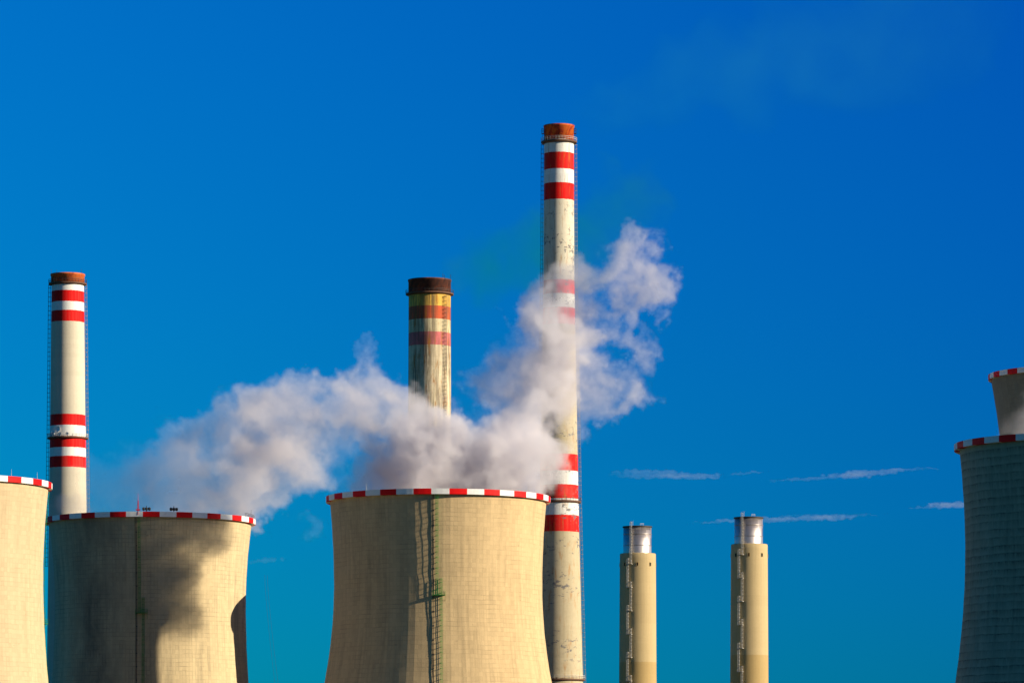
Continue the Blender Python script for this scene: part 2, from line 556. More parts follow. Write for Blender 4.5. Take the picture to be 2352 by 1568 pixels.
def deg_rel(loc, d):
    return math.degrees(facing(loc)) + d


# pale tower cut by the left edge of the picture
L1 = tower_at(-150, 1174.6)
cooling_tower(L1, 0, 100, (29.55, 74.7, 76.0, 94.0), 32.0, 'shell_lit', deg_rel(L1, 37.4),
              'pale fully sunlit cooling tower cut off by the left edge, overlapping the grey gridded one',
              ladder=facing(L1) + R(101), platform_z=62, rods=[(facing(L1) + R(60), 'rod'), (facing(L1) + R(40), 'rod')])
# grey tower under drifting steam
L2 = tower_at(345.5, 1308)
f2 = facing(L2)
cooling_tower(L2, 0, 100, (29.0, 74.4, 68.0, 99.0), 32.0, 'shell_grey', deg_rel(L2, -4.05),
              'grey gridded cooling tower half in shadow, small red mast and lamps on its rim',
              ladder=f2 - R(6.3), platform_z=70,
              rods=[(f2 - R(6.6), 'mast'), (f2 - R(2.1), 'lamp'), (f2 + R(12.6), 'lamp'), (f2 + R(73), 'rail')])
# cream tower in the middle
LC = tower_at(1006.6, 1224.5)
fc = facing(LC)
cooling_tower(LC, 0, 100, PRM, 32.0, 'shell_cream', deg_rel(LC, 5.56),
              'large cream cooling tower in the middle, its green ladder casting a grid shadow',
              ladder=fc - R(0.7), platform_z=70.5,
              rods=[(fc + R(d), 'rod') for d in (-39, -9, 29, 53)])
# tower hidden straight behind the cream one; its shadow falls on the grey one
LH = tower_at(1005, 1308.5)
HID = cooling_tower(LH, 0, 86.5, (28.5, 62.0, 85.0, 72.0), 30.6, 'shell_grey', 0,
                    'cooling tower standing hidden straight behind the cream middle one')
# dark tower at the right edge
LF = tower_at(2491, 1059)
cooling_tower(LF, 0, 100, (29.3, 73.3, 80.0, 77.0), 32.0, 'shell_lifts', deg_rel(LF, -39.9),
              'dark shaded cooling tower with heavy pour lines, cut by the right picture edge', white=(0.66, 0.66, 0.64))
# taller slender tower behind it
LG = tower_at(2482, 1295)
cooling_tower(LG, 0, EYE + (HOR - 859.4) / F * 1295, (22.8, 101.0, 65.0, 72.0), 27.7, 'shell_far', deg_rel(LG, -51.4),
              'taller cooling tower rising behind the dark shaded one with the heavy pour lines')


# ------------------------------------------------------------------ striped chimneys
def chimney(cx, d, prof_px, cap_px, mat_shaft, mat_cap, label, galleries, ladders, side_boxes=None, circ=34.0, dishes=False, gal_mat='rust_steel', ladder_step=1.5):
    """prof_px: [(row, half width)] from the top of the shaft down; cap_px: (row top, row bottom, half width)"""
    k = d / F
    zz = lambda py: EYE + (HOR - py) * k
    root = empty('striped_chimney', tower_at(cx, d))
    tag(root, label, 'chimney', 'tall striped chimneys')
    pts = [(hw * k, zz(py)) for py, hw in prof_px]
    slope = (pts[-1][0] - pts[-2][0]) / (pts[-2][1] - pts[-1][1])
    pts.append((pts[-1][0] + slope * pts[-1][1], 0.0))
    zsr = np.array([p[1] for p in pts][::-1]); rsr = np.array([p[0] for p in pts][::-1])
    rad = lambda z: float(np.interp(z, zsr, rsr))
    top = pts[0][1]
    mb = MB()
    zs = list(np.linspace(0, top, 90))
    mb.lathe([(rad(z), z) for z in zs], 72, True)
    mb.build('shaft', mat_shaft, root)
    ct, cb_, chw = zz(cap_px[0]), zz(cap_px[1]), cap_px[2] * k
    cp = MB()
    cp.lathe([(rad(top) - 0.3, cb_), (chw, cb_), (chw, ct - 0.6), (chw + 0.18, ct - 0.55), (chw + 0.18, ct), (chw - 0.5, ct + 0.02), (chw - 0.5, ct - 4), (chw - 0.5, cb_ + .1)], 72, True)
    cp.disc(chw - 0.5, ct - 4.2, 32)
    cap = cp.build('crown', mat_cap, root)
    f = facing(root.location)
    for (py, hw, th, ribs, ms) in galleries:
        z = zz(py); ro = hw * k; r0 = rad(min(z, top)) - 0.2
        gb = MB()
        gb.lathe([(r0, z - th * 1.9), (ro - 0.35, z - th), (ro, z - th * 0.9), (ro, z), (r0, z + 0.01)], 72, False)
        gl = gb.build('gallery', M[gal_mat], root)
        rl = MB()
        for hz in (0.55, 1.1):
            rl.lathe([(ro - 0.02, z + hz), (ro + 0.05, z + hz), (ro + 0.05, z + hz + 0.08), (ro - 0.02, z + hz + 0.08), (ro - 0.02, z + hz)], 72, False)
        for i in range(36):
            a = 2 * math.pi * i / 36
            rl.bar(pol(ro, a, z), pol(ro, a, z + 1.15), 0.07)
        rl.build('railing', M[ms], gl)
    for (dang, z1p, z0p, lm) in ladders:
        a = f + R(dang)
        lb = MB()
        ladder_mesh(lb, lambda z: pol(rad(z), a, z), lambda z: pol(1, a, 0), zz(z0p) if z0p else 30, zz(z1p), w=0.5, cage=0.75, hoop=ladder_step, rung=0.75, bt=0.075)
        lb.build('ladder', M[lm], root)
    for (dang, py, h) in (side_boxes or ()):
        a = f + R(dang)
        z = zz(py); r0 = chw
        sb = MB(); o = pol(1, a, 0); tt = Vector((-o.y, o.x, 0))
        for s1 in (-0.6, 0.6):
            for q in (0.05, 0.75):
                sb.bar(o * (r0 + q) + tt * s1 + Vector((0, 0, z)), o * (r0 + q) + tt * s1 + Vector((0, 0, z + h)), 0.09)
        for hz in (0.05, h * 0.55, h):
            c = [o * (r0 + 0.02) - tt * .6, o * (r0 + 0.75) - tt * .6, o * (r0 + 0.75) + tt * .6, o * (r0 + 0.02) + tt * .6]
            sb.path([p + Vector((0, 0, z + hz)) for p in c], 0.09)
        sb.box(o * (r0 + 0.42) + Vector((0, 0, z)), 0.8, 1.3, 0.08, a)
        sb.bar(o * (r0 + 0.4) + Vector((0, 0, z)), o * (r0 + 0.4) + Vector((0, 0, zz(galleries[0][0]))), 0.09)
        sb.build('side_platform', M['dark_steel'], root)
    return root, zz, rad, f, k


def rows(d, lst):
    """[(picture row where the band starts, colour)] from the bottom -> heights"""
    return [(EYE + (HOR - py) / F * d, c) for py, c in lst]


CREAM = (0.60, 0.53, 0.40)
CW = (0.80, 0.78, 0.72)
# left chimney
dA = 1412.0
topA = EYE + (HOR - 650) / F * dA
bA = [(0, CREAM)] + rows(dA, [(1076, RED), (1054, CW), (1030.4, RED), (1006, CW), (982.7, RED), (958.5, CREAM), (743.5, RED), (720, CW), (697.6, RED), (674, CW)])
mA = band_mat('shaft_paint_clean', topA, bA, CREAM, 0.22, streak=0.18, streak_col=(0.30, 0.24, 0.15), seed=2.0)
capA = cap_mat('crown_rust_orange', (0.16, 0.045, 0.02), (0.50, 0.085, 0.02), (0.62, 0.14, 0.03), 0.40, 3.0)
rA, zA, radA, fA, kA = chimney(155.5, dA, [(648, 36.8), (743, 38), (960, 40.3), (1080, 42.0), (1160, 43)], (630, 650, 38.3), mA, capA,
        'clean striped chimney with dishes on its lower gallery, behind the pale sunlit cooling tower',
        [(651, 43.7, 0.5, 0, 'dark_steel'), (1005, 46.8, 0.45, 0, 'light_rail')],
        [(-97, 655, 1300, 'dark_steel'), (97, 655, 1300, 'steel_grey')])
for (px, py, r) in ((122, 995.5, 0.55), (127.5, 999, 0.6), (118, 1000.5, 0.5), (139, 988.5, 0.85), (143, 1000, 0.5), (159, 999.5, 0.55)):
    x = (px - 155.5) * kA
    ro = 44.5 * kA
    y = -math.sqrt(max(ro * ro - x * x, 0.1))
    a = math.atan2(y, x)
    o = pol(1, a - 0.3, 0)
    c = Vector((x, y, zA(py)))
    db = MB()
    up = Vector((0, 0, 1)); tt = Vector((-o.y, o.x, 0))
    ring = 14
    b0 = len(db.v)
    for q, dp in ((0.0, 0.0), (0.55, 0.08), (1.0, 0.3)):
        for i in range(ring):
            w_ = 2 * math.pi * i / ring
            db.v.append(tuple(c + o * (dp * r) + (tt * math.cos(w_) + up * math.sin(w_)) * r * max(q, 0.02)))
    for q, dp in ((1.0, 0.36), (0.5, -0.12), (0.02, -0.2)):
        for i in range(ring):
            w_ = 2 * math.pi * i / ring
            db.v.append(tuple(c + o * (dp * r - 0.05) + (tt * math.cos(w_) + up * math.sin(w_)) * r * q))
    for q in range(5):
        for i in range(ring):
            j = (i + 1) % ring
            db.face([b0 + q * ring + i, b0 + q * ring + j, b0 + (q + 1) * ring + j, b0 + (q + 1) * ring + i], None, True)
    db.bar(c - o * 0.1, Vector((c.x, c.y, zA(1005))) - o * 0.2, 0.10)
    db.build('dish_antenna', M['white_paint'], rA)
for a, hh in ((2.4, 2.0), (0.7, 2.2), (-2.9, 1.5)):
    q = pol(38 * kA, a, zA(630)); rb = MB(); rb.bar(q, q + Vector((0, 0, hh)), 0.08)
    rb.build('lightning_rod', M['dark_steel'], rA)

# middle, sooty chimney
dB = 1600.0
topB = EYE + (HOR - 672) / F * dB
OLD = (0.74, 0.61, 0.40)
bB = [(0, OLD)] + rows(dB, [(799, (0.66, 0.17, 0.17)), (768, (0.70, 0.59, 0.36)), (740, (0.58, 0.10, 0.035)), (707.6, (0.80, 0.48, 0.08))])
mB = band_mat('shaft_paint_sooty', topB, bB, OLD, 0.45, streak=0.8, streak_col=(0.085, 0.062, 0.042), rust=0.9, circ=45, seed=5.0, sl=(0.42, 0.53))
capB = cap_mat('crown_soot_brown', (0.05, 0.022, 0.018), (0.11, 0.035, 0.022), (0.19, 0.06, 0.03), 0.50, 6.0, 45)
rB, zB, radB, fB, kB = chimney(986.8, dB, [(670, 48.2), (1100, 49.6)], (643, 674, 48.8), mB, capB,
        'soot-streaked wide chimney with faded bands and dark crown, rising from steam',
        [(674.5, 55, 0.55, 0, 'dark_steel')], [(43, 684, 1250, 'dark_steel')], circ=45)
for a, hh in ((0.9, 3.2), (0.8, 2.6), (-0.05, 2.0)):
    q = pol(48 * kB, a, zB(643)); rb = MB(); rb.bar(q, q + Vector((0, 0, hh)), 0.16)
    rb.build('lightning_rod', M['dark_steel'], rB)

# tallest chimney
dC = 1400.0
topC = EYE + (HOR - 322) / F * dC
PALE = (0.66, 0.60, 0.46)
TAN = (0.50, 0.42, 0.27)
bC = [(0, TAN)] + rows(dC, [(1224, RED), (1189, CW), (1152, RED), (1119.4, CW), (1085.4, RED), (1050, TAN), (748, RED), (714, CW), (679, RED), (646, PALE), (462.2, RED), (427.4, CW), (392.6, RED), (359, CW)])
mC = band_mat('shaft_paint_peeling', topC, bC, TAN, 0.30, peel=0.85, peel_lo=60, peel_hi=EYE + (HOR - 478) / F * dC, streak=0.32,
              streak_col=(0.24, 0.18, 0.10), rust=0.55, seed=9.0)
capC = cap_mat('crown_rust_flame', (0.10, 0.025, 0.016), (0.48, 0.04, 0.012), (0.66, 0.12, 0.015), 0.44, 8.0)
rC, zC, radC, fC, kC = chimney(1283.8, dC, [(320, 34.0), (460, 34.6), (646, 35.6), (857, 39.4), (1050, 43.2), (1160, 45), (1560, 55.0)], (289, 324, 34.2), mC, capC,
        'tallest striped chimney with rusty orange crown and peeling paint, beside the cream cooling tower',
        [(326, 41.2, 0.5, 0, 'light_rail'), (1151, 50.5, 0.5, 0, 'rust_steel'), (1559, 60, 0.5, 0, 'light_rail')],
        [(-97, 332, 1240, 'dark_steel'), (97, 332, 1800, 'steel_grey')],
        side_boxes=[(-92, 307.5, 1.6), (88, 307.5, 1.6)])

# ------------------------------------------------------------------ the two steel-topped chimneys
mSteel = NT('steel_flue_sheet')
u, v = mSteel.uv()
nz = mSteel.noise(mSteel.vec(mSteel.m_('MULTIPLY', u, 32), mSteel.m_('MULTIPLY', v, 0.4)), 0.9, 5, 0.6)
row = mSteel.n('ShaderNodeTexWhiteNoise', {'Vector': mSteel.vec(mSteel.m_('FLOOR', mSteel.m_('MULTIPLY', u, 14)), mSteel.m_('FLOOR', mSteel.m_('MULTIPLY', v, 0.32)))}, noise_dimensions='3D').outputs['Value']
tone = mSteel.m_('ADD', mSteel.m_('MULTIPLY', nz, 0.6), mSteel.m_('MULTIPLY', row, 0.4))
M['flue'] = mSteel.done(mSteel.mix(tone, (0.36, 0.31, 0.28), (0.66, 0.60, 0.56)), mSteel.rng(tone, 0.2, 0.8, 0.40, 0.52), 0.9, spec=0.5)
SMOOTH = (0.50, 0.375, 0.19)


def smooth_mat(top, dark_z, seed):
    return band_mat('smooth_cast_concrete', top, [(0, (0.44, 0.305, 0.125)), (dark_z, SMOOTH)], SMOOTH, 0.22, streak=0.28, streak_col=(0.25, 0.18, 0.08), circ=39, seed=seed, panel=4.0)


def steel_chimney(cx, d, hw, top_px, st_cx, st_hw, st_top, dark_px, label, seed):
    k = d / F
    zz = lambda py: EYE + (HOR - py) * k
    root = empty('steel_topped_chimney', tower_at(cx, d))
    tag(root, label, 'chimney', 'cream chimneys with steel flues')
    r, top = hw * k, zz(top_px)
    rad = lambda z: r + 0.006 * (top - z)
    ms = smooth_mat(top, zz(dark_px), seed)
    mb = MB()
    prof = [(rad(z), z) for z in np.linspace(0, top - 0.25, 60)] + [(r - 0.18, top), (r - 2.4, top + 0.05)]
    mb.lathe(prof, 72, True)
    z = top - 6
    while z > 20:      # cast joints standing 25 mm proud
        mb.lathe([(rad(z) - .02, z), (rad(z) + 0.025, z + 0.03), (rad(z) + 0.025, z + 0.12), (rad(z) - .02, z + 0.15)], 72, True)
        z -= 12.6 * d / 1500
    sh = mb.build('shaft', ms, root)
    f = facing(root.location)
    for i in range(8):
        a = f + R(-1.5 + 45 * i)
        z = zz(top_px + 26)
        w = MB()
        o = pol(1, a, 0)
        w.box(o * (rad(z) + 0.01) + Vector((0, 0, z)), 0.16, 0.62, 1.25, a)
        op = w.build('vent_opening', M['black_opening'], root)
        fr = MB(); tt = Vector((-o.y, o.x, 0)); c = o * (rad(z) + 0.08) + Vector((0, 0, z))
        for s1 in (-1, 1):
            fr.bar(c + tt * 0.36 * s1 + Vector((0, 0, -.68)), c + tt * .36 * s1 + Vector((0, 0, .68)), 0.12)
            fr.bar(c - tt * 0.36 + Vector((0, 0, .68 * s1)), c + tt * .36 + Vector((0, 0, .68 * s1)), 0.12)
        fr.build('frame', ms, op)
    sr, st = st_hw * k, zz(st_top)
    ox = (st_cx - cx) * k
    fl = MB()
    fl.lathe([(sr, top - 1), (sr, st), (sr - 0.3, st + 0.02), (sr - 0.3, st - 3)], 96, True, (ox, 0, 0))
    fl.disc(sr - 0.3, st - 3.1, 32, (ox, 0, 0))
    flo = fl.build('steel_flue', M['flue'], root)
    for q, (rel, e, th, mm) in enumerate(((0.0, 0.32, 0.38, 'dark_steel'), (0.285, 0.12, 0.2, 'flue'), (0.70, 0.12, 0.2, 'flue'))):
        z = st - rel * (st - top)
        h = MB()
        h.lathe([(sr - .02, z - th), (sr + e, z - th), (sr + e, z + 0.04), (sr - .25, z + 0.05)], 96, True, (ox, 0, 0))
        h.build('collar', M[mm], flo)
    # zig-zag caged ladders
    al = f - R(25.5)
    off = 0.62 / r
    segs = [(zz(top_px - 0.5), zz(st_top - 12), 0.0, sr)]
    lad = MB()
    o = pol(1, al, 0)
    a2 = f - R(24)
    ladder_mesh(lad, lambda z: pol(sr, a2, z) + Vector((ox, 0, 0)), lambda z: pol(1, a2, 0), top - 0.2, zz(st_top - 8), w=0.5, cage=0.7, hoop=1.2, bt=0.1)
    lad.build('ladder', M['light_rail'], root)
    y = top_px - 14
    i = 0
    ln = 40
    while y < 1700:
        s1 = 1 if i % 2 == 0 else -1
        a = al + s1 * off
        y1 = y + ln
        z0, z1 = zz(y1), min(zz(y), top + 2.2)
        lad = MB()
        ladder_mesh(lad, lambda z: pol(rad(z), a, z), lambda z: pol(1, a, 0), z0, z1, w=0.5, cage=0.75, hoop=1.4, bt=0.095)
        c = pol(rad(z0) + 0.6, al, z0)
        lad.box(c, 1.2, 2.3, 0.12, al)
        oo = pol(1, al, 0); tt = Vector((-oo.y, oo.x, 0))
        lad.bar(c + oo * .55 - tt * 1.1, c + oo * .55 - tt * 1.1 + Vector((0, 0, 1.1)), .08)
        lad.bar(c + oo * .55 + tt * 1.1, c + oo * .55 + tt * 1.1 + Vector((0, 0, 1.1)), .08)
        lad.bar(c + oo * .55 - tt * 1.1 + Vector((0, 0, 1.1)), c + oo * .55 + tt * 1.1 + Vector((0, 0, 1.1)), .08)
        lad.build('ladder', M['light_rail'], root)
        y = y1 - 12.5
        ln = 66
        i += 1
    # hand rail loop on the flue top
    for a, w_ in ((f - R(24), 0.5), (f + R(20), 0.7)):
        hr = MB()
        o = pol(1, a, 0); tt = Vector((-o.y, o.x, 0)); q = o * (sr - 0.15) + Vector((ox, 0, st))
        hh = 1.9 if w_ < 0.6 else 0.9
        hr.path([q - tt * w_, q - tt * w_ + Vector((0, 0, hh)), q + tt * w_ + Vector((0, 0, hh)), q + tt * w_], 0.09)
        hr.path([q - tt * w_ + Vector((0, 0, hh / 2)), q + tt * w_ + Vector((0, 0, hh / 2))], 0.09)
        hr.build('hand_rail', M['light_rail'], root)
    return root


steel_chimney(1465, 1700, 41.2, 1271, 1463.9, 32.2, 1208.7, 1520.7, 'cream steel-topped chimney next to the tallest striped chimney, lower of the steel-topped pair', 31.0)
steel_chimney(1721, 1647, 42.0, 1249.7, 1719.4, 32.4, 1188, 1504.6, 'cream steel-topped chimney with a cloud streak behind its flue, taller of the pair', 37.0)

# thin wires behind the grey tower
cbm = MB()
for x0, x1 in ((608, 638), (614, 646)):
    pts = [P(x0 + (x1 - x0) * (s ** 1.3), 1320 + 300 * s, 1900) for s in np.linspace(0, 1, 14)]
    cbm.path(pts, 0.07)
tag(cbm.build('overhead_wire', M['dark_steel']), 'pair of hair-thin dark wires slanting down beside the grey gridded cooling tower', 'wire')


# ------------------------------------------------------------------ vapour: steam, smoke and streaks of cloud as real volumes
_LAT = {}


def lattice(seed, n=48):
    if seed not in _LAT:
        _LAT[seed] = np.random.default_rng(seed).random((n, n, n)).astype(np.float32)
    return _LAT[seed]


def vnoise(X, Y, Z, seed):
    L = lattice(seed)
    n = L.shape[0]
    xi, yi, zi = np.floor(X).astype(np.int32), np.floor(Y).astype(np.int32), np.floor(Z).astype(np.int32)
    fx, fy, fz = X - xi, Y - yi, Z - zi
    fx = fx * fx * (3 - 2 * fx); fy = fy * fy * (3 - 2 * fy); fz = fz * fz * (3 - 2 * fz)
    x0, y0, z0 = xi % n, yi % n, zi % n
    x1, y1, z1 = (x0 + 1) % n, (y0 + 1) % n, (z0 + 1) % n
    c00 = L[x0, y0, z0] * (1 - fx) + L[x1, y0, z0] * fx
    c10 = L[x0, y1, z0] * (1 - fx) + L[x1, y1, z0] * fx
    c01 = L[x0, y0, z1] * (1 - fx) + L[x1, y0, z1] * fx
    c11 = L[x0, y1, z1] * (1 - fx) + L[x1, y1, z1] * fx
    return (c00 * (1 - fy) + c10 * fy) * (1 - fz) + (c01 * (1 - fy) + c11 * fy) * fz


ROT = np.array([[0.00, 0.80, 0.60], [-0.80, 0.36, -0.48], [-0.60, -0.48, 0.64]], np.float32)


def fbm(X, Y, Z, seed, octs, gain=0.55):
    """layered noise, every layer turned so that the lattices never line up"""
    s, a, tot = 0, 1.0, 0.0
    for o in range(octs):
        s = s + a * vnoise(X + 7.3 * o, Y + 3.1 * o, Z - 5.7 * o, seed + o)
        tot += a
        a *= gain
        X, Y, Z = [(ROT[k, 0] * X + ROT[k, 1] * Y + ROT[k, 2] * Z) * 2.03 for k in range(3)]
    return s / tot


def sample(G, x, y, z, X, Y, Z):
    """trilinear look-up of grid G at points"""
    nz, ny, nx = G.shape
    def ax(q, Q, n_):
        f_ = np.clip((Q - q[0]) / (q[-1] - q[0]) * (n_ - 1), 0, n_ - 1.001)
        i = f_.astype(np.int32)
        return i, (f_ - i).astype(np.float32)
    i, fx = ax(x, X, nx); j, fy = ax(y, Y, ny); k, fz = ax(z, Z, nz)
    r = 0
    for dk, wk in ((0, 1 - fz), (1, fz)):
        for dj, wj in ((0, 1 - fy), (1, fy)):
            for di, wi in ((0, 1 - fx), (1, fx)):
                r = r + G[k + dk, j + dj, i + di] * wk * wj * wi
    return r


def vapour_mat(name, dens, color, aniso=0.0, absorb=None):
    t = NT(name)
    ins = {'Color': color, 'Density': dens, 'Anisotropy': aniso, 'Density Attribute': 'density'}
    pv = t.n('ShaderNodeVolumePrincipled', ins)
    if absorb: t.put(pv.inputs['Absorption Color'], absorb)
    t.t.links.new(pv.outputs[0], t.out.inputs['Volume'])
    return t.m


def grid_group(G, lo, hi, mat):
    """geometry nodes that turn the numbers of G (z, y, x) into a density grid; they travel in a generated float image"""
    nz, ny, nx = G.shape
    w, h = nx * 8, ny * ((nz + 7) // 8)          # eight layers side by side
    px = np.zeros((h, w, 4), np.float32)
    for k in range(nz):
        px[(k // 8) * ny:(k // 8) * ny + ny, (k % 8) * nx:(k % 8) * nx + nx, :3] = G[k][..., None]
    img = bpy.data.images.new('density_layers', w, h, alpha=False, float_buffer=True, is_data=True)
    img.pixels.foreach_set(px.ravel())
    img.update()
    ng = bpy.data.node_groups.new('density_grid', 'GeometryNodeTree')
    ng.interface.new_socket('Geometry', in_out='INPUT', socket_type='NodeSocketGeometry')
    ng.interface.new_socket('Geometry', in_out='OUTPUT', socket_type='NodeSocketGeometry')
    N_, L_ = ng.nodes.new, ng.links.new
    go, vc = N_('NodeGroupOutput'), N_('GeometryNodeVolumeCube')
    for nm, q in (('X', nx), ('Y', ny), ('Z', nz)): vc.inputs['Resolution ' + nm].default_value = q
    vc.inputs['Min'].default_value = lo
    vc.inputs['Max'].default_value = hi
    pos, sep = N_('GeometryNodeInputPosition'), N_('ShaderNodeSeparateXYZ')
    L_(pos.outputs[0], sep.inputs[0])

    def mt(op, *v):
        md = N_('ShaderNodeMath'); md.operation = op
        for k, q in enumerate(v):
            if isinstance(q, (int, float)): md.inputs[k].default_value = q
            else: L_(q, md.inputs[k])
        return md.outputs[0]

    def axis(k, q):
        f_ = (q - 1) / (hi[k] - lo[k])
        return mt('ROUND', mt('MULTIPLY_ADD', sep.outputs[k], f_, -lo[k] * f_))
    ix, iy, iz = axis(0, nx), axis(1, ny), axis(2, nz)
    row = mt('FLOOR', mt('DIVIDE', mt('ADD', iz, 0.5), 8.0))
    cl = mt('SUBTRACT', iz, mt('MULTIPLY', row, 8.0))
    U = mt('DIVIDE', mt('ADD', mt('MULTIPLY_ADD', cl, float(nx), ix), 0.5), float(w))
    V = mt('DIVIDE', mt('ADD', mt('MULTIPLY_ADD', row, float(ny), iy), 0.5), float(h))
    cx = N_('ShaderNodeCombineXYZ'); L_(U, cx.inputs[0]); L_(V, cx.inputs[1])
    it = N_('GeometryNodeImageTexture'); it.interpolation = 'Closest'; it.extension = 'EXTEND'
    it.inputs['Image'].default_value = img
    L_(cx.outputs[0], it.inputs['Vector'])
    sr = N_('FunctionNodeSeparateColor')
    L_(it.outputs[0], sr.inputs[0])
    L_(sr.outputs[0], vc.inputs['Density'])
    sm = N_('GeometryNodeSetMaterial'); sm.inputs['Material'].default_value = mat
    L_(vc.outputs[0], sm.inputs[0]); L_(sm.outputs[0], go.inputs[0])
    return ng


def vapour(name, label, cat, group, puffs, res, mat, seed, origin, nscale=14.0, stretch=(1, 1, 1), amp=0.75, warp=7.0, grow=1.7, edge=0.45, thr=0.0, octs=5, depth=1.2, floor_z=None, holes=()):
    """puffs: (x, y, z, r, density) in metres. A grid of densities: puffs joined, then eaten by billowing noise."""
    pf = np.array(puffs, dtype=np.float64)
    o = np.array(origin)
    pf[:, :3] -= o
    rx, ry, rz = (res if isinstance(res, tuple) else (res,) * 3)
    gr = pf[:, 3] * grow
    lo = np.array([(pf[:, 0] - gr * stretch[0]).min(), (pf[:, 1] - gr * depth).min(), (pf[:, 2] - gr * stretch[2]).min()]) - 1
    hi = np.array([(pf[:, 0] + gr * stretch[0]).max(), (pf[:, 1] + gr * depth).max(), (pf[:, 2] + gr * stretch[2]).max()]) + 1
    nx, ny, nz = [int(math.ceil((hi[k] - lo[k]) / (rx, ry, rz)[k])) + 1 for k in range(3)]
    x = np.linspace(lo[0], hi[0], nx, dtype=np.float32); y = np.linspace(lo[1], hi[1], ny, dtype=np.float32); z = np.linspace(lo[2], hi[2], nz, dtype=np.float32)
    B = np.zeros((nz, ny, nx), np.float32)
    Dn = np.zeros_like(B)
    Ws = np.full_like(B, 1e-4)
    for (cx, cy, cz, r, dn), g_ in zip(pf, gr):
        ax, ay, az = g_ * stretch[0], g_ * depth, g_ * stretch[2]
        i0, i1 = np.searchsorted(x, cx - ax), np.searchsorted(x, cx + ax)
        j0, j1 = np.searchsorted(y, cy - ay), np.searchsorted(y, cy + ay)
        k0, k1 = np.searchsorted(z, cz - az), np.searchsorted(z, cz + az)
        if i1 <= i0 or j1 <= j0 or k1 <= k0: continue
        d = np.sqrt(((x[i0:i1] - cx) / ax)[None, None, :] ** 2 + ((y[j0:j1] - cy) / ay)[None, :, None] ** 2 + ((z[k0:k1] - cz) / az)[:, None, None] ** 2)
        b = np.clip(1 - d, 0, 1)
        sl = (slice(k0, k1), slice(j0, j1), slice(i0, i1))
        B[sl] = B[sl] + b - B[sl] * b * 0.75 - 0.25 * np.minimum(B[sl], b)
        Dn[sl] += dn * b * b; Ws[sl] += b * b
    for (cx, cy, cz, r) in holes:
        cx, cy, cz = cx - o[0], cy - o[1], cz - o[2]
        d = np.sqrt(((x - cx) / r)[None, None, :] ** 2 + ((y - cy) / (r * 6))[None, :, None] ** 2 + ((z - cz) / r)[:, None, None] ** 2)
        B *= np.clip(d ** 1.5, 0, 1)
    Dn /= Ws
    Z, Y, X = [q_.ravel() for q_ in np.meshgrid(z, y, x, indexing='ij')]
    s, t_ = 1.0 / nscale, 3.7 / nscale
    # big slow swirls, then small torn ones: the joined puffs are looked up at shifted places
    wv = []
    for k in range(3):
        w_ = (fbm(X * s, Y * s * 0.7, Z * s, seed + 100 + 20 * k, 2) - 0.5) * warp * 2.2
        wv.append(w_ + (fbm(X * t_, Y * t_ * 0.7, Z * t_, seed + 200 + 20 * k, 4, 0.65) - 0.5) * warp * 1.25)
    Xw, Yw, Zw = X + wv[0] * stretch[0], Y + wv[1], Z + wv[2] * stretch[2]
    b = np.minimum(sample(B, x, y, z, Xw, Yw, Zw), 1.0)
    dq = sample(Dn, x, y, z, Xw, Yw, Zw)
    nzv = fbm(Xw / stretch[0] * s * 1.6, Yw * s * 1.1, Zw / stretch[2] * s * 1.6, seed, octs, 0.6)
    nzv = np.clip((nzv - 0.5) * 2.8 + 0.5, -0.2, 1.2)
    q = b * 1.25 - thr - amp * (1 - nzv) * (1.0 - 0.5 * b)
    q = np.clip(q / edge, 0, 1)
    q = q * q * (3 - 2 * q) * dq * (0.25 + 0.75 * b) * (0.35 + 1.3 * np.clip(nzv, 0, 1))
    q = q.reshape(B.shape); Z = Z.reshape(B.shape)
    if floor_z is not None:
        q = q * np.clip((Z + o[2] - floor_z) / 1.5, 0, 1)
    G = q.astype(np.float32)
    vd = bpy.data.volumes.new(name)
    vd.materials.append(mat)
    ob = bpy.data.objects.new(name, vd)
    COL.objects.link(ob)
    ob.location = origin
    md = ob.modifiers.new('density', 'NODES')
    md.node_group = grid_group(G, tuple(float(q_) for q_ in lo), tuple(float(q_) for q_ in hi), mat)
    tag(ob, label, cat, group)
    print('vapour', name, nx, ny, nz)
    return ob


def z8(zx, zy):
    return (200 + zx / 1.568) / 1.0884, (550 + zy / 1.568) / 1.0884


def steam_puffs(lst, d0, drift, seed, jit=0.35):
    """(x, y, radius, density) traced on an enlarged view -> metres, spread in depth"""
    rnd = random.Random(seed)
    out = []
    for e in lst:
        zx, zy, zr = e[:3]
        dn = e[3] if len(e) > 3 else 1.0
        px, py = z8(zx, zy)
        d = d0 + drift(px, py) + rnd.uniform(-jit, jit) * zr * 0.08
        p = P(px, py, d)
        out.append((p.x, p.y, p.z, zr / 1.568 / 1.0884 / F * d, dn))
    return out


